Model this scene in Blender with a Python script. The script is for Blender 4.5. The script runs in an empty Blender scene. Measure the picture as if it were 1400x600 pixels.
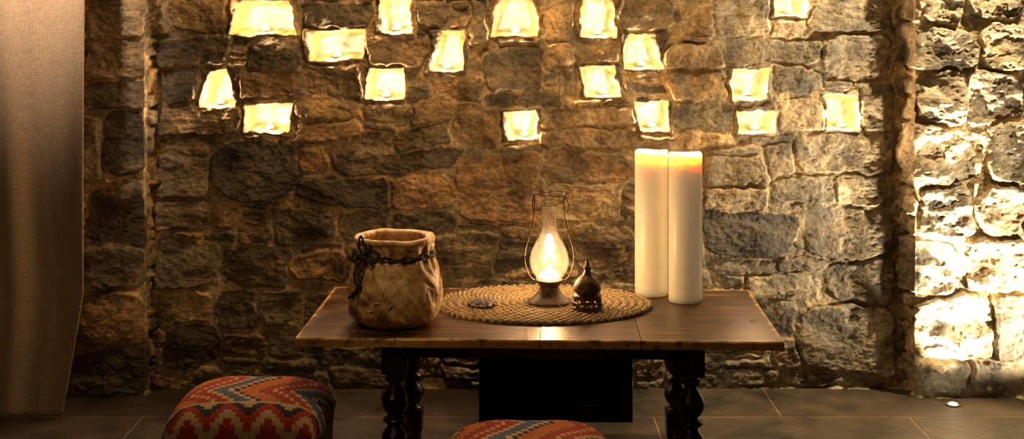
import bpy, math, random
import numpy as np
from mathutils import Vector, Matrix
random.seed(7)
rng=np.random.RandomState(11)
F=1766.0; D=4.9; HC=1.446; HOR=9.0
scene=bpy.context.scene
col=scene.collection
def wx(px,d): return (px-700)/F*d
def wz(py,d): return HC-(py-HOR)/F*d
TZ=0.486  # table top height

# ------------------------------------------------------------------ helpers
def link(o): col.objects.link(o); return o
def top(o,label,cat,group=None,kind=None):
    o["label"]=label; o["category"]=cat
    if group: o["group"]=group
    if kind: o["kind"]=kind
    return o
def empty(name,loc,rz=0):
    o=bpy.data.objects.new(name,None); o.empty_display_size=0.05
    o.location=loc; o.rotation_euler=(0,0,rz); return link(o)
def meshobj(name,verts,faces,mat,parent=None,loc=(0,0,0),smooth=True,rz=0):
    me=bpy.data.meshes.new(name); me.from_pydata([tuple(v) for v in verts],[],faces)
    me.update()
    if smooth:
        me.polygons.foreach_set('use_smooth',[True]*len(me.polygons))
    if mat: me.materials.append(mat)
    o=bpy.data.objects.new(name,me); link(o)
    o.location=loc; o.rotation_euler=(0,0,rz)
    if parent: o.parent=parent
    return o
def gridmesh(name,P,mat,colors=None,parent=None,wrapu=False,smooth=True):
    """P: (n,m,3)"""
    n,m,_=P.shape
    idx=np.arange(n*m).reshape(n,m)
    if wrapu:
        a=idx; b=np.roll(idx,-1,axis=0)
        q=np.stack([a[:,:-1],b[:,:-1],b[:,1:],a[:,1:]],-1).reshape(-1,4)
    else:
        q=np.stack([idx[:-1,:-1],idx[1:,:-1],idx[1:,1:],idx[:-1,1:]],-1).reshape(-1,4)
    me=bpy.data.meshes.new(name)
    me.vertices.add(n*m); me.vertices.foreach_set('co',P.reshape(-1).astype(np.float32))
    me.loops.add(len(q)*4); me.loops.foreach_set('vertex_index',q.reshape(-1).astype(np.int32))
    me.polygons.add(len(q)); me.polygons.foreach_set('loop_start',(np.arange(len(q))*4).astype(np.int32))
    me.polygons.foreach_set('loop_total',np.full(len(q),4,dtype=np.int32))
    me.polygons.foreach_set('use_smooth',np.full(len(q),smooth))
    me.update(calc_edges=True)
    if colors is not None:
        at=me.color_attributes.new('tone','FLOAT_COLOR','POINT')
        c=np.concatenate([colors.reshape(-1,3),np.ones((n*m,1))],1)
        at.data.foreach_set('color',c.reshape(-1).astype(np.float32))
    me.materials.append(mat)
    o=bpy.data.objects.new(name,me); link(o)
    if parent: o.parent=parent
    return o
def lathe(prof,segs=48,fn=None,cx=0,cy=0,cz=0):
    V=[];Fc=[]
    n=len(prof)
    for i,(r,z) in enumerate(prof):
        for k in range(segs):
            a=2*math.pi*k/segs
            rr,zz=(r,z) if fn is None else fn(r,z,a,i)
            V.append((cx+rr*math.cos(a),cy+rr*math.sin(a),cz+zz))
    for i in range(n-1):
        for k in range(segs):
            k2=(k+1)%segs
            Fc.append((i*segs+k,i*segs+k2,(i+1)*segs+k2,(i+1)*segs+k))
    if prof[0][0]>1e-5: Fc.append(tuple(range(segs-1,-1,-1)))
    if prof[-1][0]>1e-5: Fc.append(tuple((n-1)*segs+k for k in range(segs)))
    return V,Fc
def smoothprof(pts,n=6):
    """catmull-rom through pts"""
    out=[]
    P=[pts[0]]+list(pts)+[pts[-1]]
    for i in range(1,len(P)-2):
        p0,p1,p2,p3=P[i-1],P[i],P[i+1],P[i+2]
        for k in range(n):
            t=k/n
            out.append(tuple(0.5*((2*p1[j])+(-p0[j]+p2[j])*t+(2*p0[j]-5*p1[j]+4*p2[j]-p3[j])*t*t+(-p0[j]+3*p1[j]-3*p2[j]+p3[j])*t**3) for j in range(len(p1))))
    out.append(tuple(pts[-1]))
    return out
def tube(pts,r,segs=8,closed=False):
    V=[];Fc=[];pts=[Vector(p) for p in pts];n=len(pts)
    up=Vector((0,0,1))
    for i,p in enumerate(pts):
        if closed: t=pts[(i+1)%n]-pts[i-1]
        else: t=pts[min(i+1,n-1)]-pts[max(i-1,0)]
        t.normalize()
        a=t.cross(up)
        if a.length<0.05: a=t.cross(Vector((1,0,0)))
        a.normalize(); b=t.cross(a)
        rr=r[i] if isinstance(r,(list,tuple)) else r
        for k in range(segs):
            an=2*math.pi*k/segs
            V.append(p+a*math.cos(an)*rr+b*math.sin(an)*rr)
    for i in range(n if closed else n-1):
        j=(i+1)%n
        for k in range(segs):
            k2=(k+1)%segs
            Fc.append((i*segs+k,i*segs+k2,j*segs+k2,j*segs+k))
    if not closed:
        Fc.append(tuple(range(segs-1,-1,-1))); Fc.append(tuple((n-1)*segs+k for k in range(segs)))
    return V,Fc
def box(x0,y0,z0,x1,y1,z1):
    V=[(x0,y0,z0),(x1,y0,z0),(x1,y1,z0),(x0,y1,z0),(x0,y0,z1),(x1,y0,z1),(x1,y1,z1),(x0,y1,z1)]
    return V,[(3,2,1,0),(4,5,6,7),(0,1,5,4),(1,2,6,5),(2,3,7,6),(3,0,4,7)]
def join(parts):
    V=[];Fc=[]
    for v,f in parts:
        o=len(V); V+=list(v); Fc+=[tuple(i+o for i in q) for q in f]
    return V,Fc
def bevel(o,w,seg=2):
    m=o.modifiers.new('bevel','BEVEL'); m.width=w; m.segments=seg; m.limit_method='ANGLE'; m.angle_limit=math.radians(40)
def icoblob(c,r,sx=1,sy=1,sz=1):
    return lathe([(0.0001,-r*sz)]+[(r*math.sin(math.pi*i/10)*sx,-r*sz*math.cos(math.pi*i/10)) for i in range(1,10)]+[(0.0001,r*sz)],14,cx=c[0],cy=c[1],cz=c[2])

# noise
def vnoise(X,Y,sc,seed):
    L=np.random.RandomState(seed).rand(256,256)
    x=X*sc+37.3*seed%91; y=Y*sc+13.7*seed%77
    xi=np.floor(x).astype(int); yi=np.floor(y).astype(int)
    fx=x-xi; fy=y-yi; fx=fx*fx*(3-2*fx); fy=fy*fy*(3-2*fy)
    a=L[xi%256,yi%256]; b=L[(xi+1)%256,yi%256]; c=L[xi%256,(yi+1)%256]; d=L[(xi+1)%256,(yi+1)%256]
    return (a*(1-fx)+b*fx)*(1-fy)+(c*(1-fx)+d*fx)*fy-0.5
def fbm(X,Y,sc,seed,o=4,g=0.5):
    r=0;a=1
    for i in range(o):
        r=r+a*vnoise(X,Y,sc*2**i,seed+i*17); a*=g
    return r

# ------------------------------------------------------------------ materials
def newmat(name):
    m=bpy.data.materials.new(name); m.use_nodes=True
    nt=m.node_tree; b=nt.nodes['Principled BSDF']; return m,nt,b
def tex(nt,typ,scale,vec=None,**kw):
    n=nt.nodes.new(typ)
    if 'Scale' in n.inputs: n.inputs['Scale'].default_value=scale
    for k,v in kw.items():
        if k in n.inputs: n.inputs[k].default_value=v
    if vec is not None: nt.links.new(vec,n.inputs['Vector'])
    return n
def coords(nt,scale=(1,1,1),loc=(0,0,0)):
    tc=nt.nodes.new('ShaderNodeTexCoord'); mp=nt.nodes.new('ShaderNodeMapping')
    mp.inputs['Scale'].default_value=scale; mp.inputs['Location'].default_value=loc
    nt.links.new(tc.outputs['Object'],mp.inputs['Vector']); return mp.outputs['Vector']
def ramp(nt,fac,stops):
    r=nt.nodes.new('ShaderNodeValToRGB'); e=r.color_ramp.elements
    e[0].position=stops[0][0]; e[0].color=(*stops[0][1],1)
    e[1].position=stops[-1][0]; e[1].color=(*stops[-1][1],1)
    for p,c in stops[1:-1]:
        x=e.new(p); x.color=(*c,1)
    nt.links.new(fac,r.inputs['Fac']); return r.outputs['Color']
def mult(nt,a,b,fac=1.0,mode='MULTIPLY'):
    m=nt.nodes.new('ShaderNodeMix'); m.data_type='RGBA'; m.blend_type=mode
    m.inputs[0].default_value=fac
    for i,x in ((6,a),(7,b)):
        if isinstance(x,tuple): m.inputs[i].default_value=(*x,1)
        else: nt.links.new(x,m.inputs[i])
    return m.outputs[2]
def bump(nt,b,h,strength,dist):
    n=nt.nodes.new('ShaderNodeBump'); n.inputs['Strength'].default_value=strength; n.inputs['Distance'].default_value=dist
    nt.links.new(h,n.inputs['Height']); nt.links.new(n.outputs['Normal'],b.inputs['Normal'])
def attr(nt,name='tone'):
    a=nt.nodes.new('ShaderNodeAttribute'); a.attribute_name=name; return a.outputs['Color']

def stone_mat(name,bs):
    m,nt,b=newmat(name)
    v=coords(nt)
    n1=tex(nt,'ShaderNodeTexNoise',9,v,Detail=8,Roughness=0.65)
    n2=tex(nt,'ShaderNodeTexNoise',60,v,Detail=8,Roughness=0.7)
    v2=coords(nt,(14,14,60)); n3=tex(nt,'ShaderNodeTexNoise',1.5,v2,Detail=5)
    c=mult(nt,attr(nt),ramp(nt,n1.outputs['Fac'],[(0.3,(0.40,0.36,0.33)),(0.5,(1,1,1)),(0.7,(1.6,1.44,1.16))]))
    c=mult(nt,c,ramp(nt,n2.outputs['Fac'],[(0.3,(0.42,0.42,0.42)),(0.65,(1.42,1.42,1.42))]))
    nt.links.new(c,b.inputs['Base Color']); b.inputs['Roughness'].default_value=0.68
    s=nt.nodes.new('ShaderNodeMath'); s.operation='ADD'
    nt.links.new(n2.outputs['Fac'],s.inputs[0]); nt.links.new(n3.outputs['Fac'],s.inputs[1])
    bump(nt,b,s.outputs[0],bs,0.005)
    return m
STONE=stone_mat('rubble_stone',0.8)
STONE2=stone_mat('pier_stone',0.4)

def wood_mat(name,c0,c1,c2,rough=0.35,scale=(3,40,40),edge=None,spec=0.5):
    m,nt,b=newmat(name)
    v=coords(nt,scale); n=tex(nt,'ShaderNodeTexNoise',1.3,v,Detail=8,Roughness=0.6,Distortion=0.6)
    v2=coords(nt); n2=tex(nt,'ShaderNodeTexNoise',6,v2,Detail=7,Roughness=0.6)
    c=ramp(nt,n.outputs['Fac'],[(0.34,c0),(0.5,c1),(0.68,c2)])
    c=mult(nt,c,ramp(nt,n2.outputs['Fac'],[(0.36,(0.4,0.4,0.4)),(0.5,(0.8,0.8,0.8)),(0.68,(1.7,1.55,1.35))]))
    b.inputs['Specular IOR Level'].default_value=spec
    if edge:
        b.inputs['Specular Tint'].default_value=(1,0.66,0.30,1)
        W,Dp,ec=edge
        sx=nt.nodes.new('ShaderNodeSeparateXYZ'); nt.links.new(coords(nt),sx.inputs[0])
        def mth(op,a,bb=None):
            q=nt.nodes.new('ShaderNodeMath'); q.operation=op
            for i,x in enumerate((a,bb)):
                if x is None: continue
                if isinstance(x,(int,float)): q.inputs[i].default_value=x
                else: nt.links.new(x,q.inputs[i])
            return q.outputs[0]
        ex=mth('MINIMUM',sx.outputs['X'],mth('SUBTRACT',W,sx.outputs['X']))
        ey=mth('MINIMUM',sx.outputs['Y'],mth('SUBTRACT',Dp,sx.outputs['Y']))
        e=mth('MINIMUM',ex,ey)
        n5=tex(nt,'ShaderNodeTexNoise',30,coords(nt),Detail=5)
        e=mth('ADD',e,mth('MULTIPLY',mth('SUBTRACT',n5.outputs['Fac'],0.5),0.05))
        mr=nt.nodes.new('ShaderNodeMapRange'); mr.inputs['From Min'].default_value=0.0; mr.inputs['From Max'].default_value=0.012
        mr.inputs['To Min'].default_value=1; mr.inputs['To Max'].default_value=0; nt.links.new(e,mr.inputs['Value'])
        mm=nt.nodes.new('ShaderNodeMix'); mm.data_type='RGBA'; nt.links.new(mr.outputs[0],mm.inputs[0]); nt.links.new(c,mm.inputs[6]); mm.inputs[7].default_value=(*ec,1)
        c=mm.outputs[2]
    nt.links.new(c,b.inputs['Base Color'])
    rr=nt.nodes.new('ShaderNodeMapRange'); rr.inputs['To Min'].default_value=max(0.12,rough-0.12); rr.inputs['To Max'].default_value=rough+0.25
    nt.links.new(n2.outputs['Fac'],rr.inputs['Value']); nt.links.new(rr.outputs[0],b.inputs['Roughness'])
    bump(nt,b,n.outputs['Fac'],0.35,0.002)
    return m
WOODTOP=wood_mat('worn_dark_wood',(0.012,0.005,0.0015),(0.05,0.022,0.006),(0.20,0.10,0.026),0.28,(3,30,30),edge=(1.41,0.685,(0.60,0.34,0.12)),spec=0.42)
WOODLEG=wood_mat('dark_turned_wood',(0.008,0.0035,0.002),(0.022,0.009,0.005),(0.06,0.025,0.011),0.25,(30,30,4))
WOODCHEST=wood_mat('black_stained_wood',(0.002,0.0014,0.001),(0.004,0.0025,0.0018),(0.008,0.005,0.003),0.7,(4,40,40),spec=0.15)

def simple(name,colr,rough=0.5,metal=0.0,nscale=30,var=0.4,bstr=0.3,bd=0.002):
    m,nt,b=newmat(name); v=coords(nt); n=tex(nt,'ShaderNodeTexNoise',nscale,v,Detail=6,Roughness=0.65)
    lo=tuple(c*(1-var) for c in colr); hi=tuple(min(1,c*(1+var)) for c in colr)
    nt.links.new(ramp(nt,n.outputs['Fac'],[(0.3,lo),(0.7,hi)]),b.inputs['Base Color'])
    b.inputs['Roughness'].default_value=rough; b.inputs['Metallic'].default_value=metal
    bump(nt,b,n.outputs['Fac'],bstr,bd); return m
def emis(name,c,s):
    m,nt,b=newmat(name); b.inputs['Base Color'].default_value=(*c,1)
    b.inputs['Emission Color'].default_value=(*c,1); b.inputs['Emission Strength'].default_value=s
    n=tex(nt,'ShaderNodeTexNoise',20,coords(nt)); nt.links.new(ramp(nt,n.outputs['Fac'],[(0.2,tuple(x*0.9 for x in c)),(0.8,c)]),b.inputs['Emission Color'])
    return m
FLAME=emis('flame',(1,0.70,0.36),30)
WICK=simple('charred_wick',(0.02,0.015,0.01),0.9)
METAL=simple('aged_pewter',(0.15,0.12,0.09),0.45,0.7,45,0.5,0.5)
BRASS=simple('dark_bronze',(0.11,0.07,0.045),0.55,0.5,60,0.6,0.6)
WIRE=simple('rusty_wire',(0.10,0.05,0.025),0.5,0.4)
CORD=simple('dark_leather_cord',(0.028,0.015,0.009),0.6,0,80)
STITCH=simple('pale_leather_thong',(0.75,0.55,0.3),0.6,0,80)
TIN=simple('tea_light_tin',(0.6,0.55,0.45),0.4,0.8)
def wax(name,c,sss=1.0):
    m,nt,b=newmat(name); n=tex(nt,'ShaderNodeTexNoise',12,coords(nt),Detail=3)
    nt.links.new(ramp(nt,n.outputs['Fac'],[(0.3,tuple(x*0.96 for x in c)),(0.7,c)]),b.inputs['Base Color'])
    b.inputs['Subsurface Weight'].default_value=sss; b.inputs['Subsurface Radius'].default_value=(1.0,0.68,0.35); b.inputs['Subsurface Scale'].default_value=0.036
    b.inputs['Roughness'].default_value=0.38
    return m
WAX=wax('ivory_wax',(0.96,0.88,0.72))
gm=bpy.data.materials.new('lamp_glass'); gm.use_nodes=True; nt=gm.node_tree; nt.nodes.clear()
out=nt.nodes.new('ShaderNodeOutputMaterial'); mix=nt.nodes.new('ShaderNodeMixShader'); tr=nt.nodes.new('ShaderNodeBsdfTransparent'); gl=nt.nodes.new('ShaderNodeBsdfGlossy')
tl=nt.nodes.new('ShaderNodeBsdfTranslucent'); tl.inputs['Color'].default_value=(0.95,0.82,0.65,1)
mix2=nt.nodes.new('ShaderNodeMixShader'); mix2.inputs[0].default_value=0.06
gl.inputs['Roughness'].default_value=0.13; tr.inputs['Color'].default_value=(0.97,0.95,0.9,1)
lw=nt.nodes.new('ShaderNodeLayerWeight'); lw.inputs['Blend'].default_value=0.28
nt.links.new(tr.outputs[0],mix2.inputs[1]); nt.links.new(tl.outputs[0],mix2.inputs[2])
nt.links.new(lw.outputs['Facing'],mix.inputs[0]); nt.links.new(mix2.outputs[0],mix.inputs[1]); nt.links.new(gl.outputs[0],mix.inputs[2]); nt.links.new(mix.outputs[0],out.inputs[0])
GLASS=gm
def attr_mat(name,rough,nsc,bstr,bd,sheen=0):
    m,nt,b=newmat(name); n=tex(nt,'ShaderNodeTexNoise',nsc,coords(nt),Detail=5,Roughness=0.7)
    c=mult(nt,attr(nt),ramp(nt,n.outputs['Fac'],[(0.3,(0.55,0.55,0.55)),(0.7,(1.3,1.3,1.3))]))
    nt.links.new(c,b.inputs['Base Color']); b.inputs['Roughness'].default_value=rough
    bump(nt,b,n.outputs['Fac'],bstr,bd); return m
KILIM=attr_mat('kilim_weave',0.9,220,0.7,0.003)
STRAW=attr_mat('braided_straw',0.7,120,0.6,0.002)

# ------------------------------------------------------------------ stone fields
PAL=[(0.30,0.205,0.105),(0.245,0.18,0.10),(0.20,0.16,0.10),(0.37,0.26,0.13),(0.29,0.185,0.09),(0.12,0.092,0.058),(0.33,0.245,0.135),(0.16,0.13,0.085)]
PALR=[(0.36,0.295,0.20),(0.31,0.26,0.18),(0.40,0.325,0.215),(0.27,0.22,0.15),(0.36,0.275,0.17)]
def grow_fill(boxes,bounds,seed,obst=None,gap=0.006):
    r=random.Random(seed); s0,z0,s1,z1=bounds
    B=[list(b[:4]) for b in boxes]+[list(o) for o in (obst or [])]
    new=[]
    def hit(b,skip=-1):
        A=np.array(B)
        if len(A)==0: return False
        m=(A[:,0]<b[2]+gap)&(A[:,2]>b[0]-gap)&(A[:,1]<b[3]+gap)&(A[:,3]>b[1]-gap)
        if skip>=0: m[skip]=False
        return m.any()
    for (w,h,n,mw,mh) in ((0.10,0.035,900,0.30,0.12),(0.05,0.022,2000,0.24,0.07),(0.02,0.010,4500,0.16,0.035)):
        for _ in range(n):
            cx=r.uniform(s0,s1); cz=r.uniform(z0,z1)
            b=[cx-w/2,cz-h/2,cx+w/2,cz+h/2]
            if hit(b): continue
            MW=mw*r.uniform(0.5,1); MH=mh*r.uniform(0.35,1)
            act=set([0,1,2,3])
            for it in range(40):
                for k in list(act):
                    st=0.006
                    nb=b[:]; nb[k]+= -st if k<2 else st
                    if nb[2]-nb[0]>MW or nb[3]-nb[1]>MH or hit(nb): 
                        act.discard(k); continue
                    b=nb
                if not act: break
            B.append(b); new.append(tuple(b))
    return list(boxes)+new
def polysdf(S,Z,poly):
    cx=sum(p[0] for p in poly)/4; cz=sum(p[1] for p in poly)/4
    d=None
    for i in range(len(poly)):
        a=poly[i]; b=poly[(i+1)%len(poly)]
        ex,ez=b[0]-a[0],b[1]-a[1]; L=math.hypot(ex,ez); nx,nz=-ez/L,ex/L
        if (cx-a[0])*nx+(cz-a[1])*nz<0: nx,nz=-nx,-nz
        q=(S-a[0])*nx+(Z-a[1])*nz
        d=q if d is None else np.minimum(d,q)
    return d
def stone_field(S,Z,boxes,seed,niches=(),dark={},rugged=1.0,pale=0.75,relief=1.0,joint=0.0,fine=1.0):
    r=random.Random(seed)
    Sw=S+0.026*fbm(S,Z,8,seed,3)+0.012*fbm(S,Z,35,seed+3,4)
    Zw=Z+0.021*fbm(S,Z,7,seed+5,3)+0.010*fbm(S,Z,40,seed+8,4)
    f1=np.full(S.shape,0.5); f2=np.full(S.shape,0.5); idx=np.full(S.shape,-1)
    info=[]
    ss=S[:,0]; zz=Z[0,:]
    allb=[(b,False) for b in boxes]
    for p in niches:
        xs=[q[0] for q in p]; zs=[q[1] for q in p]
        allb.append(((min(xs)-0.006,min(zs)-0.006,max(xs)+0.006,max(zs)+0.006),True))
    for i,(b,isn) in enumerate(allb):
        cx,cz=(b[0]+b[2])/2,(b[1]+b[3])/2; hx,hz=(b[2]-b[0])/2,(b[3]-b[1])/2
        i0,i1=np.searchsorted(ss,[b[0]-0.1,b[2]+0.1]); j0,j1=np.searchsorted(zz,[b[1]-0.1,b[3]+0.1])
        if i0>=i1 or j0>=j1: info.append((cx,cz,0,0,0,(0,0,0),isn)); continue
        sl=(slice(i0,i1),slice(j0,j1))
        X=Sw[sl]-cx; Y=Zw[sl]-cz
        if not isn:
            an=r.uniform(-0.10,0.10); tp=r.uniform(-0.45,0.45)
            X,Y=X*math.cos(an)+Y*math.sin(an),-X*math.sin(an)+Y*math.cos(an)
            hzz=hz*(1+tp*X/max(hx,0.01)*0.5); hxx=hx*(1+r.uniform(-0.3,0.3)*Y/max(hz,0.01)*0.5)
        else: hzz,hxx=hz,hx
        rad=min(hx,hz)*(r.uniform(0.25,0.8) if not isn else 0.1)
        dx=np.abs(X)-hxx+rad; dz=np.abs(Y)-hzz+rad
        s=np.sqrt(np.maximum(dx,0)**2+np.maximum(dz,0)**2)+np.minimum(np.maximum(dx,dz),0)-rad
        a1=f1[sl]; a2=f2[sl]; ai=idx[sl]
        closer=s<a1
        n2=np.where(closer,a1,np.minimum(a2,s)); n1=np.where(closer,s,a1)
        f1[sl]=n1; f2[sl]=n2; idx[sl]=np.where(closer,i,ai)
        c=r.choice(PAL); k=r.uniform(0.65,1.25); rl=relief
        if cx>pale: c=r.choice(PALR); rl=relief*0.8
        if i in dark: c=(0.085,0.07,0.055); k=1
        info.append((cx,cz,rl*r.uniform(0.007,0.022),rl*r.uniform(-0.07,0.07),rl*r.uniform(-0.13,0.08),tuple(x*k for x in c),isn))
    I=np.clip(idx,0,None)
    A=np.array([[q[0],q[1],q[2],q[3],q[4]] for q in info]); C=np.array([q[5] for q in info]); N=np.array([q[6] for q in info])
    cx,cz,hh,tx,tz=[A[I,k] for k in range(5)]
    edge=np.minimum((f2-f1)/2-0.0050,0.005-f1)
    t=np.clip(edge/0.007,0,1); prof=1-(1-t)**2.0
    ch=fbm(S+I*3.1,Z*1.4+I*1.7,9,seed+20,5,0.5)
    q6=ch*6; ter=(np.floor(q6)+np.clip((q6-np.floor(q6))*4-3,0,1))/6
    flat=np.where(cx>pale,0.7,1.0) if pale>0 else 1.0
    h=prof*(hh+tx*(S-cx)+tz*(Z-cz)+rugged*flat*(0.022*ter+0.010*ch))+prof*0.006*rugged*fine*fbm(S,Z*1.6,45,seed+30,4,0.6)
    mort=0.000-joint+0.008*fbm(S,Z,18,seed+40,4,0.6)+0.002*vnoise(S,Z,160,seed+41)
    H=np.where(edge>0,np.maximum(h,-0.001-joint)+mort*(1-t),mort)
    mcol=np.array((0.36,0.28,0.165))
    colr=np.where(prof[...,None]>0.25,C[I],mcol*(1+0.5*fbm(S,Z,25,seed+50,3))[...,None])
    colr=colr*(1+0.9*fbm(S,Z,10,seed+60,4))[...,None]
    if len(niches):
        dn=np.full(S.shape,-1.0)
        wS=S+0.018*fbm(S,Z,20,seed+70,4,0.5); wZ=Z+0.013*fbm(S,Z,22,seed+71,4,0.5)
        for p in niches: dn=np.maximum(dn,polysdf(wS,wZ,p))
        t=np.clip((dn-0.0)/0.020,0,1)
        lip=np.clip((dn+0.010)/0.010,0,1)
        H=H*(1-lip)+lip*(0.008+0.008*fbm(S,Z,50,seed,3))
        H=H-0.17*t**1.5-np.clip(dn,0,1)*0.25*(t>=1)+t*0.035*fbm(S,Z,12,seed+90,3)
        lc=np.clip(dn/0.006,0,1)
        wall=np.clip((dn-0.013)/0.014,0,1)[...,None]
        nc=np.array((0.50,0.26,0.08))*(1-wall)+np.array((0.92,0.84,0.70))*wall  # amber rim paints the candle-glow falloff into the colour, cream toward the back
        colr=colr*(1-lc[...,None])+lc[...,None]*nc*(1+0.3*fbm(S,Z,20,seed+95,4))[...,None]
    return H,np.clip(colr,0.01,1)

def pxb(l,d): return [(wx(a,d),wz(y1,d),wx(c,d),wz(y0,d)) for (a,y0,c,y1) in l]
STEP=0.0034
NI=[((324,3),(396,0),(406,47),(314,47)),((421,46),(499,41),(493,80),(425,84)),((286,97),(311,94),(322,146),(273,147)),
((336,144),(402,139),(396,181),(335,181)),((524,-8),(562,-8),(561,44),(521,44)),((604,41),(636,43),(635,98),(586,95)),
((506,95),(551,93),(553,136),(499,136)),((687,-6),(726,-6),(737,49),(672,49)),((686,155),(731,150),(735,190),(699,191)),
((798,-6),(835,-4),(842,50),(792,50)),((791,91),(838,90),(848,133),(803,133)),((860,47),(888,45),(907,93),(850,95)),
((869,140),(915,138),(911,179),(874,179)),((1000,95),(1052,94),(1047,134),(999,135)),((1007,151),(1061,150),(1056,182),(1012,182)),
((1058,-10),(1100,-10),(1102,21),(1061,23)),((1128,130),(1173,129),(1176,178),(1130,178))]
niches=[[(wx(x,D),wz(y,D)) for x,y in q] for q in NI]
L=[(290,192,402,275),(962,290,1085,350),(222,95,268,140),(235,0,308,42),(212,52,310,90),(212,148,326,184),(213,188,280,213),(213,216,285,272),
(408,195,452,238),(455,207,628,235),(212,275,328,313),(332,287,368,330),(374,288,455,330),(408,240,530,281),(462,288,535,328),(215,330,300,395),
(308,335,396,392),(540,240,620,286),(628,210,745,304),(555,320,675,362),(540,290,622,315),(400,345,470,385),(218,398,290,440),(355,408,412,442),
(225,445,305,500),(310,460,360,485),(300,400,350,450),(750,205,865,245),(755,250,850,300),(785,305,866,365),(680,330,740,368),
(965,212,1050,250),(1055,244,1135,278),(1090,184,1220,234),(1140,239,1220,280),(1047,200,1085,238),(1100,285,1220,352),(1128,358,1218,412),(1090,416,1220,505),
(975,354,1060,370),(1020,374,1120,400),(1064,140,1124,178),(1130,50,1220,108),(1000,56,1125,90),(910,60,990,90),(915,96,992,135),(917,140,1002,175),
(935,180,1000,198),(1056,96,1122,128),(1180,112,1220,178),(595,102,660,132),(665,66,740,122),(745,60,785,88),(664,128,765,146),(502,50,585,90),(568,0,610,36),(565,138,620,172),
(406,90,498,130),(408,135,495,160),(408,164,495,188),(500,140,560,168),(622,140,684,200),(740,148,865,172),(742,176,865,200),(326,98,400,134),(340,52,416,92),(640,0,670,60),
(740,0,786,56),(846,0,920,42),(925,5,975,35),(980,0,1052,50),(1108,0,1220,44),(410,0,512,38),(770,92,788,130),(965,255,1050,285),(540,372,620,400),
(1000,410,1085,455),(960,455,1050,480),(1060,462,1086,500),(420,440,500,470),(985,505,1060,528),(1070,510,1200,528),(250,505,340,528)]
bx=pxb(L,D)
x0,x1=-1.46,1.60
obst=[(min(p[0] for p in q)-0.004,min(p[1] for p in q)-0.004,max(p[0] for p in q)+0.004,max(p[1] for p in q)+0.004) for q in niches]
bx=grow_fill(bx,(x0,-0.03,x1,2.45),3,obst)
ss=np.arange(x0,x1,STEP); zz=np.arange(-0.02,2.42,STEP)
S,Z=np.meshgrid(ss,zz,indexing='ij')
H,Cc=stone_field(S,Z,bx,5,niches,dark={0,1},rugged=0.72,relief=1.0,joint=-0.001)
P=np.stack([S,-H,Z],-1)
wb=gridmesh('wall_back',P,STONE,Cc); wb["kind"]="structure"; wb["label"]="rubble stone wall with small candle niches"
Hback=H

def pilaster(name,path,seed,boxes,label,pale,mat,joint):
    (ax,ay),(bx_,by),(cx,cy)=path
    l1=math.hypot(bx_-ax,by-ay); l2=math.hypot(cx-bx_,cy-by)
    s=np.arange(0,l1+l2,STEP); z=np.arange(-0.02,2.42,STEP)
    S,Z=np.meshgrid(s,z,indexing='ij')
    B=grow_fill(boxes(l1),(-0.02,-0.03,l1+l2+0.02,2.45),seed)
    H,C=stone_field(S,Z,B,seed,rugged=1.1,pale=pale,relief=1.2,joint=joint,fine=0.5)
    d1=((bx_-ax)/l1,(by-ay)/l1); d2=((cx-bx_)/l2,(cy-by)/l2)
    n1=(d1[1],-d1[0]); n2=(d2[1],-d2[0])
    damp=1-0.6*np.exp(-((s-l1)/0.05)**2)
    H=H*damp[:,None]
    t=np.clip((s-l1)/0.03+0.5,0,1); t=t*t*(3-2*t)
    px=np.where(s<l1,ax+d1[0]*s,bx_+d2[0]*(s-l1)); py=np.where(s<l1,ay+d1[1]*s,by+d2[1]*(s-l1))
    k=np.exp(-((s-l1)/0.015)**2)*0.006
    nx=n1[0]*(1-t)+n2[0]*t; ny=n1[1]*(1-t)+n2[1]*t; ln=np.hypot(nx,ny); nx/=ln; ny/=ln
    H=H-k[:,None]
    P=np.stack([px[:,None]+nx[:,None]*H,py[:,None]+ny[:,None]*H,Z],-1)
    o=gridmesh(name,P,mat,C); o["kind"]="structure"; o["label"]=label; return o
PD=4.79
def rb(l1):
    def cv(l): return [(l1+wx(a,PD)-1.49,wz(y1,PD),l1+wx(c,PD)-1.49,wz(y0,PD)) for a,y0,c,y1 in l]
    b=cv([(1256,-60,1318,30),(1256,36,1335,92),(1256,98,1318,165),(1254,171,1345,250),(1252,256,1330,320),(1252,326,1312,400),(1248,406,1350,490),(1248,496,1325,534),
          (1324,-60,1400,30),(1341,36,1420,92),(1324,98,1400,165),(1351,171,1425,250),(1336,256,1400,320),(1318,326,1400,400),(1356,406,1430,490),(1331,496,1420,534)])
    b=[(0.02 if (i%2 and i<8) else q[0],q[1],q[2],q[3]) for i,q in enumerate(b)]
    return b
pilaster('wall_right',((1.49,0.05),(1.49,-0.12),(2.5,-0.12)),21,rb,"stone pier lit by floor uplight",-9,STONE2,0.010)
def lb(l1):
    def cv(l): return [(wx(a,PD)+2.4,wz(y1,PD),wx(c,PD)+2.4,wz(y0,PD)) for a,y0,c,y1 in l]
    return cv([(118,0,200,50),(118,55,200,108),(112,113,200,150),(142,155,202,240),(108,160,138,245),(118,252,202,335),(112,340,200,394),(108,400,204,470),(95,478,206,540)])
pilaster('wall_left',((-2.4,-0.10),(-1.365,-0.10),(-1.365,0.05)),33,lb,"rubble stone pier beside the curtain",99,STONE,0.003)

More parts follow.
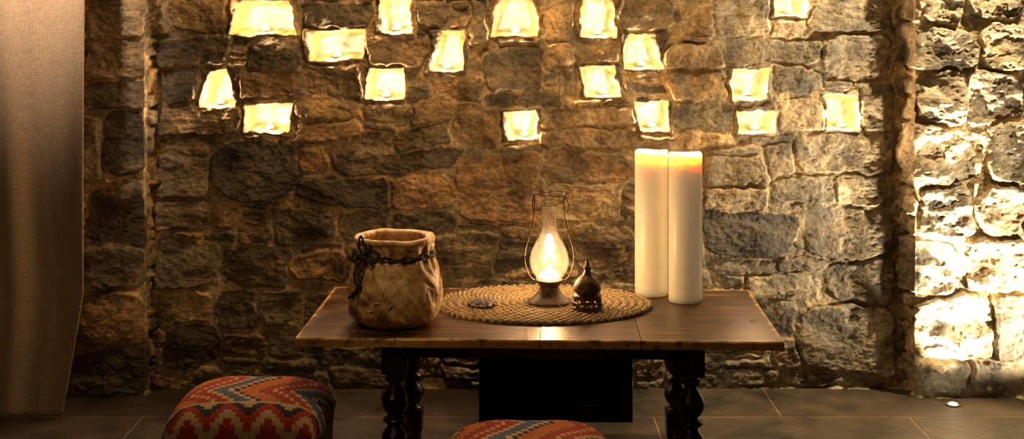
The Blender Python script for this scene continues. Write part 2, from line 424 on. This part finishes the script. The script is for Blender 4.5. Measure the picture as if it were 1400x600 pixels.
# ------------------------------------------------------------------ floor
m,nt,b=newmat('slate_flagstones')
v=coords(nt,(1,1,1),(0.4,0.35,0))
br=nt.nodes.new('ShaderNodeTexBrick'); nt.links.new(v,br.inputs['Vector'])
br.inputs['Scale'].default_value=1; br.inputs['Brick Width'].default_value=0.9; br.inputs['Row Height'].default_value=0.55
br.inputs['Mortar Size'].default_value=0.006; br.inputs['Mortar Smooth'].default_value=0.3; br.offset=0.5
br.inputs['Color1'].default_value=(0.07,0.058,0.042,1); br.inputs['Color2'].default_value=(0.045,0.039,0.03,1); br.inputs['Mortar'].default_value=(0.20,0.15,0.09,1)
n=tex(nt,'ShaderNodeTexNoise',5,coords(nt),Detail=9,Roughness=0.7)
c=mult(nt,br.outputs['Color'],ramp(nt,n.outputs['Fac'],[(0.35,(0.35,0.35,0.36)),(0.65,(1.8,1.6,1.35))]))
nt.links.new(c,b.inputs['Base Color'])
b.inputs['Roughness'].default_value=0.42
s=nt.nodes.new('ShaderNodeMath'); s.operation='SUBTRACT'; nt.links.new(n.outputs['Fac'],s.inputs[0]); nt.links.new(br.outputs['Fac'],s.inputs[1])
bump(nt,b,s.outputs[0],1.0,0.025)
fl=meshobj('floor',[(-2.6,-5.4,0),(2.6,-5.4,0),(2.6,0.1,0),(-2.6,0.1,0)],[(0,1,2,3)],m,smooth=False); fl["kind"]="structure"
m2=simple('dark_plaster',(0.10,0.075,0.05),0.9)
ce=meshobj('ceiling',[(-2.6,-5.4,2.4),(2.6,-5.4,2.4),(2.6,0.1,2.4),(-2.6,0.1,2.4)],[(3,2,1,0)],m2,smooth=False); ce["kind"]="structure"

# ------------------------------------------------------------------ curtain
mc,nt,b=newmat('linen')
va=coords(nt,(40,40,600)); vb=coords(nt,(600,600,40))
na_=tex(nt,'ShaderNodeTexNoise',1,va,Detail=3); nb_=tex(nt,'ShaderNodeTexNoise',1,vb,Detail=3)
s=nt.nodes.new('ShaderNodeMath'); s.operation='ADD'; nt.links.new(na_.outputs['Fac'],s.inputs[0]); nt.links.new(nb_.outputs['Fac'],s.inputs[1])
s2=nt.nodes.new('ShaderNodeMath'); s2.operation='MULTIPLY'; nt.links.new(s.outputs[0],s2.inputs[0]); s2.inputs[1].default_value=0.5
nt.links.new(ramp(nt,s2.outputs[0],[(0.3,(0.36,0.25,0.16)),(0.7,(0.82,0.64,0.47))]),b.inputs['Base Color'])
b.inputs['Roughness'].default_value=0.95; bump(nt,b,s2.outputs[0],0.7,0.003)
nu,nv=160,120
P=np.zeros((nu,nv,3))
for i in range(nu):
    u=i/(nu-1)
    for j in range(nv):
        z=0.004+2.39*j/(nv-1)
        xe=-1.503
        if z<0.45: xe-=0.08*((0.45-z)/0.45)**1.1
        x=-2.25+(xe+2.25)*u
        amp=0.016*(0.6+0.4*min(1,z/0.8))
        y=-0.36+amp*math.sin(u*15+0.6*math.sin(z*2)+1.0)+0.004*math.sin(u*41+z*3)
        P[i,j]=(x,y,z)
cu=gridmesh('curtain',P,mc); md=cu.modifiers.new('thick','SOLIDIFY'); md.thickness=0.002
top(cu,"warm beige linen curtain hanging in front of the stone wall","curtain")

# ------------------------------------------------------------------ table
TA=-0.033
tb=empty('wooden_table',(-0.629,-1.16,0),TA)
top(tb,"low dark worn wooden table with turned legs","table")
W,DP=1.41,0.685
parts=[]
cuts=[0,0.29,0.71,1.0,1.41]
for i in range(4):
    a0,a1=cuts[i]+0.0010,cuts[i+1]-0.0010
    n=40
    V=[];Fc=[]
    for k in range(n+1):
        x=a0+(a1-a0)*k/n
        wv=0.004*vnoise(np.array([[x]]),np.array([[0.3]]),22,77)[0,0]+0.003*vnoise(np.array([[x]]),np.array([[0.9]]),60,78)[0,0]
        V+=[(x,wv,TZ-0.024),(x,wv*1.5,TZ-0.004+wv*0.3),(x,0.004+wv,TZ),(x,DP-0.003,TZ),(x,DP,TZ-0.003),(x,DP,TZ-0.024)]
    for k in range(n):
        o=k*6
        for q in range(6):
            q2=(q+1)%6
            Fc.append((o+q,o+6+q,o+6+q2,o+q2))
    Fc.append(tuple(range(5,-1,-1))); Fc.append(tuple(n*6+q for q in range(6)))
    parts.append((V,Fc))
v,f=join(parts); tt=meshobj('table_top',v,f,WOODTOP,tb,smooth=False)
v,f=join([box(0.29,0.10,0.405,1.14,0.125,TZ-0.024),box(0.29,0.56,0.405,1.14,0.585,TZ-0.024),box(0.265,0.11,0.405,0.29,0.58,TZ-0.024),box(1.14,0.11,0.405,1.165,0.58,TZ-0.024)])
ap=meshobj('apron',v,f,WOODLEG,tb,smooth=False); bevel(ap,0.003)
legp=smoothprof([(0.030,0.360),(0.022,0.350),(0.030,0.343),(0.030,0.335),(0.018,0.325),(0.024,0.313),(0.038,0.290),(0.041,0.272),(0.034,0.250),(0.023,0.236),(0.022,0.230),(0.034,0.222),(0.034,0.213),(0.022,0.205),(0.025,0.195),(0.037,0.178),(0.040,0.160),(0.033,0.140),(0.022,0.125),(0.033,0.117),(0.033,0.11)],4)
for (lx,ly) in ((0.277,0.115),(1.155,0.115),(0.277,0.575),(1.155,0.575)):
    a=box(lx-0.037,ly-0.037,0.36,lx+0.037,ly+0.037,TZ-0.024)
    bb=lathe([(r,z) for r,z in reversed(legp)],28,cx=lx,cy=ly)
    c2=box(lx-0.035,ly-0.035,0.04,lx+0.035,ly+0.035,0.112)
    d=lathe([(0.024,0.0),(0.032,0.01),(0.032,0.03),(0.024,0.04)],24,cx=lx,cy=ly)
    v,f=join([a,bb,c2,d]); o=meshobj('leg',v,f,WOODLEG,tb)
    o.data.polygons.foreach_set('use_smooth',[len(p.vertices)==4 and p.area<0.0012 for p in o.data.polygons]); bevel(o,0.002)

ch=empty('wooden_chest',(wx(655,4.51),-0.40,0)); top(ch,"black wooden chest on the floor under the table","chest")
cw=0.535
body=[box(0,0,0.004,cw,0.30,0.32)]
for fx in (0.0,cw-0.05): body.append(box(fx,-0.008,0.0,fx+0.05,0.31,0.33))
body.append(box(0.05,-0.006,0.004,cw-0.05,0,0.06)); body.append(box(0.05,-0.006,0.28,cw-0.05,0,0.32))
v,f=join(body); o=meshobj('chest_body',v,f,WOODCHEST,ch,smooth=False); bevel(o,0.003)
v,f=box(-0.012,-0.02,0.331,cw+0.012,0.315,0.355); o=meshobj('chest_lid',v,f,WOODCHEST,ch,smooth=False); bevel(o,0.006)

# ------------------------------------------------------------------ placemat
MX,MY=wx(743,4.15),-4.9+4.15
nr,na=230,900
R=np.linspace(0.0,1.0,nr)[None,:]; A=np.linspace(0,2*np.pi,na,endpoint=False)[:,None]
coils=14
ph=R*coils-A/(2*np.pi)
fr=np.abs(np.sin(np.pi*ph))
arc=A*np.maximum(np.round(ph*3.0),2)
side=np.where((ph%1)<0.5,1,-1)
br_=np.sin(arc*2+side*1.6+(ph%1)*5)
hgt=0.005+0.006*np.sqrt(fr)+0.003*br_*fr
hgt=hgt*np.ones_like(A)
hgt[:,-1]=0.0; hgt[:,-2]=0.003
Rr=R+0.005*np.sin(A*64)*(R>0.94)
Rr=Rr*np.ones_like(A)
P=np.stack([MX+0.35*Rr*np.cos(A),MY+0.262*Rr*np.sin(A),TZ+0.0006+np.maximum(hgt,0)],-1)
nz=fbm(A*np.ones_like(R)*8,ph*1.0,3,91,3)
base=np.array((0.60,0.39,0.15))
cc=base*(0.85+1.1*nz)[...,None]*(0.2+0.8*fr**0.7)[...,None]*(0.7+0.45*br_)[...,None]
cc[nz>0.27]*=0.35
pm=gridmesh('placemat',P,STRAW,np.clip(cc,0.02,1),wrapu=True)
top(pm,"oval braided straw placemat on the wooden table","placemat")
MT=TZ+0.0145

# ------------------------------------------------------------------ pot
ml,nt,b=newmat('rawhide')
n=tex(nt,'ShaderNodeTexNoise',11,coords(nt),Detail=8,Roughness=0.68,Distortion=0.9)
n2=tex(nt,'ShaderNodeTexNoise',45,coords(nt),Detail=6)
c=ramp(nt,n.outputs['Fac'],[(0.30,(0.12,0.05,0.015)),(0.41,(0.40,0.21,0.07)),(0.52,(0.68,0.42,0.18)),(0.70,(0.90,0.68,0.38))])
nt.links.new(mult(nt,c,ramp(nt,n2.outputs['Fac'],[(0.3,(0.7,0.67,0.62)),(0.7,(1.15,1.15,1.15))])),b.inputs['Base Color']); b.inputs['Roughness'].default_value=0.40
bump(nt,b,n2.outputs['Fac'],0.6,0.004)
pd=3.93; pot=empty('rawhide_pot',(wx(540,pd),-4.9+pd,TZ+0.0005))
top(pot,"mottled tan rawhide pot tied with a dark leather cord","pot")
pp=smoothprof([(0.0001,0.0),(0.082,0.0),(0.108,0.005),(0.128,0.024),(0.138,0.055),(0.141,0.098),(0.138,0.130),(0.129,0.165),(0.118,0.195),(0.112,0.213),(0.116,0.232),(0.119,0.246),(0.122,0.256),(0.117,0.264),(0.104,0.264),(0.092,0.256),(0.096,0.225),(0.106,0.18),(0.115,0.12),(0.10,0.05),(0.0001,0.04)],8)
segsP=180
AA,ZZ=np.meshgrid(np.arange(segsP)*2*np.pi/segsP,np.array([p[1] for p in pp]),indexing='xy')
cxA=np.cos(AA);sxA=np.sin(AA)
wr=0.010*vnoise(cxA*1.0+ZZ*6+3,sxA*1.0+ZZ*3+7,2.2,51)+0.009*vnoise(cxA+5,sxA+ZZ*5+5,5,52)+0.005*(np.abs(vnoise(cxA*2+ZZ*12+9,sxA*2+9,4,53))*2)
def potfn(r,z,a,i):
    kk=int(round(a/(2*math.pi)*segsP))%segsP
    k=math.exp(-((z-0.205)/0.035)**2)
    body=max(0,min(1,z/0.04))*(1 if z<0.2 else 0.5)
    dr=0.0045*k*math.sin(a*19+math.sin(a*3)*2)+body*wr[i,kk]
    dz=0.0
    if z>0.235: dz=0.0018*math.sin(a*3+1)+0.001*math.sin(a*7)
    return (max(0.0001,r+dr) if r>0.001 else r),z+dz
v,f=lathe(pp,segsP,potfn); meshobj('pot_body',v,f,ml,pot)
cp=[]
for zz0,ra,rr0,ph0 in ((0.208,0.1195,0.0036,0),(0.214,0.1190,0.0036,1.6)):
    pts=[((ra+0.003*math.sin(a*23+ph0))*math.cos(a),(ra+0.003*math.sin(a*23+ph0))*math.sin(a),zz0+0.004*math.sin(a*12+ph0*2)) for a in [2*math.pi*k/120 for k in range(120)]]
    cp.append(tube(pts,rr0,8,True))
ka=math.radians(230); kx,ky=0.128*math.cos(ka),0.128*math.sin(ka)
cp.append(icoblob((kx,ky,0.216),0.015,1,1,0.9)); cp.append(icoblob((kx-0.014,ky+0.004,0.222),0.011)); cp.append(icoblob((kx+0.014,ky-0.004,0.21),0.009))
def crv(pts,r=0.0038): 
    q=smoothprof(pts,6); q=[(x+0.0014*math.sin(i*1.7),y,z+0.0014*math.cos(i*2.3)) for i,(x,y,z) in enumerate(q)]; cp.append(tube(q,r,7))
crv([(kx,ky,0.22),(kx-0.014,ky-0.010,0.245),(kx-0.010,ky-0.006,0.280),(kx-0.002,ky-0.004,0.262),(kx+0.008,ky-0.006,0.235),(kx,ky-0.004,0.22)])
crv([(kx,ky,0.22),(kx+0.022,ky-0.012,0.238),(kx+0.046,ky-0.018,0.226),(kx+0.030,ky-0.016,0.204),(kx,ky-0.006,0.212)])
crv([(kx-0.03,ky+0.01,0.205),(kx-0.012,ky-0.006,0.222),(kx+0.012,ky-0.014,0.236),(kx+0.02,ky-0.014,0.256)])
crv([(kx-0.035,ky+0.01,0.236),(kx-0.012,ky-0.006,0.220),(kx+0.016,ky-0.014,0.205),(kx+0.030,ky-0.018,0.190)])
crv([(kx,ky,0.215),(kx-0.020,ky-0.004,0.195),(kx-0.028,ky-0.012,0.16),(kx-0.018,ky-0.018,0.125),(kx-0.034,ky-0.012,0.098)],0.0048)
crv([(kx,ky,0.215),(kx-0.006,ky-0.010,0.19),(kx-0.014,ky-0.018,0.165),(kx-0.010,ky-0.024,0.14),(kx-0.028,ky-0.02,0.115),(kx-0.044,ky-0.006,0.096)],0.0048)
crv([(kx-0.01,ky,0.22),(kx-0.028,ky+0.006,0.236),(kx-0.036,ky+0.004,0.215),(kx-0.024,ky,0.195)],0.0045)
v,f=join(cp); meshobj('cord',v,f,CORD,pot)
for (a,z,da,dz) in [(-98,0.122,2,0.013),(-106,0.088,5,0.003),(-90,0.080,3,0.009),(-116,0.062,5,0.003),(-76,0.112,1,-0.010),(-86,0.118,2,0.010)]:
    q=[]
    for t in (-1,-0.5,0,0.5,1):
        an=math.radians(a+da*t); zt=z+dz*t
        zi=int(np.argmin([abs(p[1]-zt)+(10 if k>80 else 0) for k,p in enumerate(pp)]))
        kk=int(round((an%(2*math.pi))/(2*math.pi)*segsP))%segsP
        rr=pp[zi][0]+wr[zi,kk]+0.0012
        q.append((rr*math.cos(an),rr*math.sin(an),zt))
    v,f=tube(q,[0.0006,0.0018,0.0022,0.0018,0.0006],6); meshobj('stitch',v,f,STITCH,pot)

# ------------------------------------------------------------------ lantern
ld=4.14; lan=empty('oil_lantern',(wx(751,ld),-4.9+ld,MT)); top(lan,"lit hurricane oil lantern with glass chimney on the placemat","lantern")
v,f=lathe(smoothprof([(0.0001,0),(0.062,0.0),(0.065,0.005),(0.056,0.013),(0.044,0.024),(0.034,0.038),(0.030,0.048),(0.034,0.053),(0.036,0.058),(0.030,0.062),(0.0001,0.062)],4),48); meshobj('lantern_base',v,f,METAL,lan)
v,f=join([lathe([(0.020,0.058),(0.042,0.062),(0.045,0.070),(0.043,0.073),(0.038,0.066),(0.012,0.064)],48),lathe([(0.012,0.06),(0.012,0.074),(0.006,0.076)],20)]); meshobj('burner',v,f,METAL,lan)
gp=smoothprof([(0.034,0.068),(0.046,0.085),(0.059,0.108),(0.063,0.132),(0.058,0.160),(0.045,0.188),(0.032,0.212),(0.0255,0.236),(0.0240,0.275),(0.0245,0.310)],6)
V=[];Fc=[];sg=56
for r,z in gp:
    for k in range(sg):
        a=2*math.pi*k/sg; V.append((r*math.cos(a),r*math.sin(a),z))
for i in range(len(gp)-1):
    for k in range(sg): Fc.append((i*sg+k,i*sg+(k+1)%sg,(i+1)*sg+(k+1)%sg,(i+1)*sg+k))
meshobj('glass_chimney',V,Fc,GLASS,lan)
def flame(parent,z,h,r,x=0,y=0):
    v,f=lathe([(0.0001,z),(r*0.6,z+h*0.06),(r*0.95,z+h*0.2),(r,z+h*0.32),(r*0.8,z+h*0.5),(r*0.45,z+h*0.72),(r*0.15,z+h*0.92),(0.0001,z+h)],20,cx=x,cy=y)
    return meshobj('flame',v,f,FLAME,parent)
flame(lan,0.074,0.040,0.032)
hp=[]
hp.append(tube([(0.026*math.cos(a),0.026*math.sin(a),0.311) for a in [2*math.pi*k/36 for k in range(36)]],0.0018,6,True))
hp.append(tube([(0.048*math.cos(a),0.048*math.sin(a),0.345+0.004*math.sin(a*2)) for a in [2*math.pi*k/40 for k in range(40)]],0.0020,6,True))
WR=0.0018
hp.append(tube(smoothprof([(-0.048,0,0.345),(-0.054,-0.003,0.318),(-0.048,-0.006,0.292),(-0.034,-0.006,0.288),(-0.026,0,0.306)],5),WR,6))
hp.append(tube(smoothprof([(0.048,0,0.345),(0.044,0,0.325),(0.026,0,0.311)],5),WR,6))
hp.append(tube(smoothprof([(0.048,0,0.345),(0.058,-0.003,0.322),(0.064,-0.004,0.300),(0.056,0,0.285)],5),WR,6))
for sx in (-1,1):
    hp.append(tube(smoothprof([(sx*0.045,0,0.068),(sx*0.064,-0.006,0.085),(sx*0.078,-0.008,0.13),(sx*0.076,-0.006,0.170),(sx*0.064,-0.004,0.21),(sx*0.054,0,0.25),(sx*0.048,0,0.29),(sx*0.047,0,0.345)],6),WR,6))
v,f=join(hp); meshobj('wire_handle',v,f,WIRE,lan)

# ------------------------------------------------------------------ incense burner
bd=4.05; ib=empty('incense_burner',(wx(803,bd),-4.9+bd,MT)); top(ib,"small bronze bell shaped incense burner with pierced foot on placemat","incense burner")
v,f=lathe(smoothprof([(0.0001,0.048),(0.026,0.048),(0.040,0.053),(0.043,0.060),(0.042,0.072),(0.036,0.085),(0.026,0.096),(0.017,0.104),(0.012,0.112),(0.008,0.122)],4),40); meshobj('domed_lid',v,f,BRASS,ib)
v,f=lathe(smoothprof([(0.008,0.120),(0.012,0.126),(0.009,0.132),(0.006,0.136),(0.007,0.141),(0.004,0.150),(0.0001,0.158)],4),20); meshobj('finial',v,f,BRASS,ib)
pf=[lathe(smoothprof([(0.0001,0.030),(0.038,0.030),(0.045,0.036),(0.043,0.044),(0.036,0.049),(0.034,0.052),(0.0001,0.052)],3),36)]
for lv,ra in ((0.0,0.045),(0.016,0.044)):
    pf.append(tube([(ra*math.cos(a),ra*math.sin(a),lv+0.0045) for a in [2*math.pi*k/36 for k in range(36)]],0.0038,6,True))
for k in range(10):
    a=2*math.pi*k/10
    pf.append(tube([(0.045*math.cos(a),0.045*math.sin(a),0.004),(0.043*math.cos(a+0.15),0.043*math.sin(a+0.15),0.018),(0.040*math.cos(a),0.040*math.sin(a),0.034)],0.0045,6))
v,f=join(pf); meshobj('pierced_foot',v,f,BRASS,ib)

od=4.09; orn=empty('metal_ornament',(wx(659,od),-4.9+od,MT)); top(orn,"small flat dark metal ornament lying on the placemat","ornament")
DARKM=simple('blackened_metal',(0.05,0.035,0.025),0.4,0.5,60,0.6,0.6)
v,f=lathe(smoothprof([(0.0001,0.0),(0.036,0.0),(0.040,0.004),(0.034,0.008),(0.030,0.012),(0.018,0.018),(0.0001,0.020)],4),40,lambda r,z,a,i:(r*(1+0.05*math.cos(8*a)),z+0.0015*math.cos(8*a)*(r>0.01))); meshobj('domed_disc',v,f,DARKM,orn)
pb=[]
for k in range(10):
    a=2*math.pi*k/10+0.2; pb.append(icoblob((0.043*math.cos(a),0.043*math.sin(a),0.006),0.006))
v,f=join(pb); meshobj('beaded_rim',v,f,METAL,orn)

# ------------------------------------------------------------------ pillar candles
def pillar(px,d,h,label):
    e=empty('pillar_candle',(wx(px,d),-4.9+d,TZ+0.0005)); top(e,label,"candle",group="tall pillar candles on the table")
    R=0.0545
    pr=[(0.0001,0),(R-0.003,0),(R,0.004)]+[(R,z) for z in np.linspace(0.02,h-0.02,14)]+[(R,h-0.004),(R-0.003,h+0.002),(R-0.007,h),(R-0.012,h-0.008),(R-0.022,h-0.014),(0.012,h-0.016),(0.0001,h-0.016)]
    s=random.random()*6
    def fn(r,z,a,i):
        if z>h-0.008: return r,z+0.002*math.sin(a*2+s)+0.0015*math.sin(a*3+s)
        return r,z
    v,f=lathe(pr,56,fn); meshobj('wax_body',v,f,WAX,e)
    v,f=tube([(0,0,h-0.017),(0.001,0,h-0.012),(0.002,0,h-0.008)],0.0013,6); meshobj('wick',v,f,WICK,e)
    flame(e,h-0.010,0.014,0.005)
    l=bpy.data.lights.new('candle_light','POINT'); l.energy=3.6; l.color=(1,0.55,0.18); l.shadow_soft_size=0.006
    lo=bpy.data.objects.new('candle_light',l); lo.location=(wx(px,d),-4.9+d,TZ+h+0.014); link(lo)
pillar(890.5,4.305,0.478,"tall ivory pillar candle, lit, standing behind another candle")
pillar(937,4.21,0.480,"tall ivory pillar candle, lit, at the front of the pair")

# ------------------------------------------------------------------ kilim stools
def kilim(u,v):
    RED=(0.42,0.035,0.014);DR=(0.16,0.016,0.01);BL=(0.075,0.115,0.20);NV=(0.015,0.02,0.04);CR=(0.60,0.44,0.23);OR=(0.62,0.16,0.035);GD=(0.50,0.24,0.05)
    st=lambda t,n: math.floor(t*n)/n
    if v<-0.62:
        t=abs(((u*2.0)%1)-0.5)*2; w=(v+1)*8+st(t,5)*2.2
        return [RED,CR,RED,NV,CR,OR][int(math.floor(w))%6]
    if abs(v+0.60)<0.02 or abs(v-0.82)<0.02: return CR
    if v>0.84: return BL
    # broad slanting zigzag bands
    t=abs(((v*0.8+0.15)%1)-0.5)*2
    c=(u*0.95+st(t,8)*0.55+0.05)%1
    if c<0.07: return CR
    if c<0.26: return BL
    if c<0.33: return CR
    if c<0.39: return NV
    if c<0.58: return OR
    if c<0.63: return GD
    if c<0.80:
        return RED
    if c<0.85: return CR
    return RED
def cushion_mesh():
    N=200; hw,hd=0.226,0.21
    us=np.linspace(-1,1,N)
    P=np.zeros((N,N,3)); C=np.zeros((N,N,3))
    for i,u in enumerate(us):
        for j,w in enumerate(us):
            x=u*math.sqrt(1-0.18*w*w*abs(u)**3); y=w*math.sqrt(1-0.18*u*u*abs(w)**3)
            g=max(0,(1-abs(u)**3.4))*max(0,(1-abs(w)**3.4))
            z=0.252+0.096*g**0.45
            z+=0.003*math.sin(u*7+1)*math.sin(w*6)*g
            P[i,j]=(x*hw,y*hd,z); C[i,j]=kilim(u+0.12*w,w)
    return P,C
Pc,Ccol=cushion_mesh()
DL=simple('dark_brown_leather',(0.03,0.017,0.012),0.5,0,25)
def stool(px,d,label,rz):
    e=empty('kilim_stool',(wx(px,d),-4.9+d,0),rz); top(e,label,"stool",group="kilim topped stools by the table")
    o=gridmesh('cushion',Pc,KILIM,Ccol,e)
    N=64; hw,hd=0.224,0.208; V=[];Fc=[]
    lv=[(0.90,0.0),(0.95,0.01),(0.97,0.10),(0.985,0.20),(1.0,0.242),(0.99,0.257),(0.9,0.259)]
    for s,z in lv:
        for k in range(N):
            a=2*math.pi*k/N; c,sn=math.cos(a),math.sin(a); n=7
            r=(abs(c)**n+abs(sn)**n)**(-1/n)
            V.append((hw*s*r*c*0.985,hd*s*r*sn*0.985,z))
    for i in range(len(lv)-1):
        for k in range(N): Fc.append((i*N+k,i*N+(k+1)%N,(i+1)*N+(k+1)%N,(i+1)*N+k))
    Fc.append(tuple(range(N-1,-1,-1))); Fc.append(tuple((len(lv)-1)*N+k for k in range(N)))
    meshobj('base',V,Fc,DL,e)
    pts=[]
    for k in range(96):
        a=2*math.pi*k/96; c,sn=math.cos(a),math.sin(a); n=7; r=(abs(c)**n+abs(sn)**n)**(-1/n)
        pts.append((hw*0.99*r*c,hd*0.99*r*sn,0.254))
    v,f=tube(pts,0.004,8,True); meshobj('piping',v,f,DL,e)
stool(345,3.74,"red and blue kilim stool with dark leather sides beside table",0.0)
stool(723,3.33,"red and blue kilim stool in front of the table",0.02)

# ------------------------------------------------------------------ tea lights in niches
WAX2=wax('tea_light_wax',(0.85,0.7,0.45))
first=None
for q in niches:
    cx=(q[2][0]+q[3][0])/2; yd=0.042
    i=int((cx-x0)/STEP); czm=sum(p[1] for p in q)/4; jm=int((czm+0.02)/STEP)
    zf=-1
    for ii in range(i-6,i+7):
        j=jm
        while j>0 and -Hback[ii,j]>yd-0.02: j-=1
        zf=max(zf,zz[j]+STEP)
    e=empty('tea_light',(cx,yd,zf)); top(e,"lit tea light candle glowing in a wall niche","candle",group="tea lights in the wall niches")
    if first is None:
        a=lathe([(0.0001,0.0),(0.0185,0.0),(0.019,0.001),(0.019,0.013),(0.018,0.013),(0.018,0.010),(0.0001,0.010)],24)
        p1=meshobj('tin_cup',a[0],a[1],TIN,e)
        a=lathe([(0.0001,0.0101),(0.0175,0.0101),(0.0175,0.0115),(0.0001,0.011)],24); p2=meshobj('wax',a[0],a[1],WAX2,e)
        p3=flame(e,0.014,0.018,0.005)
        first=[p1,p2,p3]
    else:
        for p in first:
            c=p.copy(); col.objects.link(c); c.parent=e
    l=bpy.data.lights.new('tea_light_glow','POINT'); l.energy=3.6; l.color=(1,0.66,0.36); l.shadow_soft_size=0.010
    lo=bpy.data.objects.new('tea_light_glow',l); lo.location=(cx,0.002,zf+0.032); link(lo)

# ------------------------------------------------------------------ uplight
ux,uy=wx(1303,4.69),-0.21
up=empty('floor_uplight',(ux,uy,0)); top(up,"small round recessed floor uplight, lit, beside the stone pier","uplight")
v,f=lathe([(0.0001,0.0005),(0.030,0.0005),(0.030,0.004),(0.022,0.006),(0.016,0.003),(0.0001,0.003)],36); meshobj('metal_ring',v,f,METAL,up)
v,f=lathe([(0.0001,0.0034),(0.015,0.0034),(0.013,0.006),(0.0001,0.010)],30); meshobj('lens',v,f,emis('lamp_lens',(1,0.85,0.6),60),up)
def lamp(name,typ,loc,e,c,size=0.02,target=None,**kw):
    l=bpy.data.lights.new(name,typ); l.energy=e; l.color=c
    if typ=='AREA': l.size=size
    else: l.shadow_soft_size=size
    for k,v in kw.items(): setattr(l,k,v)
    o=bpy.data.objects.new(name,l); o.location=loc; link(o)
    if target is not None:
        o.rotation_euler=(Vector(target)-Vector(loc)).to_track_quat('-Z','Y').to_euler()
    return o
lamp('uplight_beam','SPOT',(ux,uy-0.02,0.02),150,(1,0.82,0.55),0.010,(ux+0.06,uy+0.10,1.0),spot_size=math.radians(84),spot_blend=1.0)
lamp('uplight_core','SPOT',(ux,uy-0.04,0.02),700,(1,0.78,0.48),0.010,(ux+0.10,-0.12,1.25),spot_size=math.radians(40),spot_blend=1.0)
lamp('side_uplight','SPOT',(2.25,-0.50,0.06),190,(1,0.84,0.58),0.012,(1.62,0,0.60),spot_size=math.radians(70),spot_blend=0.9)
lamp('ceiling_spot','SPOT',(1.95,-0.46,2.35),270,(1,0.78,0.45),0.015,(1.40,0,1.15),spot_size=math.radians(64),spot_blend=1.0)
lamp('lantern_light','POINT',(wx(751,ld),-4.9+ld,MT+0.125),4.4,(1,0.62,0.30),0.02)
lamp('curtain_spot','SPOT',(-1.68,-1.0,2.35),120,(1,0.72,0.50),0.05,(-1.70,-0.36,1.65),spot_size=math.radians(42),spot_blend=1.0)
lamp('wall_wash','AREA',(-0.2,-0.50,2.34),20,(1,0.62,0.27),0.40,(-0.1,0,1.45))
lamp('room_fill','AREA',(-1.4,-3.6,2.2),6,(1,0.63,0.28),0.7,(0,-0.5,0.5))
lamp('added_candle_fill','SPOT',(0.62,-2.3,2.36),58,(1,0.78,0.50),0.04,(0.51,-0.66,0.76),spot_size=math.radians(19),spot_blend=0.8)  # unseen spot added only to brighten the pillar candles
lamp('added_pot_fill','SPOT',(-0.55,-2.0,2.36),30,(1,0.72,0.36),0.04,(-0.34,-0.99,0.60),spot_size=math.radians(17),spot_blend=0.9)  # extra light on the pot, added without any fixture

w=bpy.data.worlds.new('World'); scene.world=w; w.use_nodes=True
w.node_tree.nodes['Background'].inputs[0].default_value=(1,0.7,0.4,1); w.node_tree.nodes['Background'].inputs[1].default_value=0.003

cam=bpy.data.cameras.new('camera'); co=bpy.data.objects.new('camera',cam); link(co)
co.location=(0,-D,HC); co.rotation_euler=(math.pi/2,0,0)
cam.sensor_width=36; cam.lens=F/1400*36; cam.shift_y=-(300-HOR)/1400; cam.clip_start=0.05
scene.camera=co
scene.view_settings.view_transform='Standard'
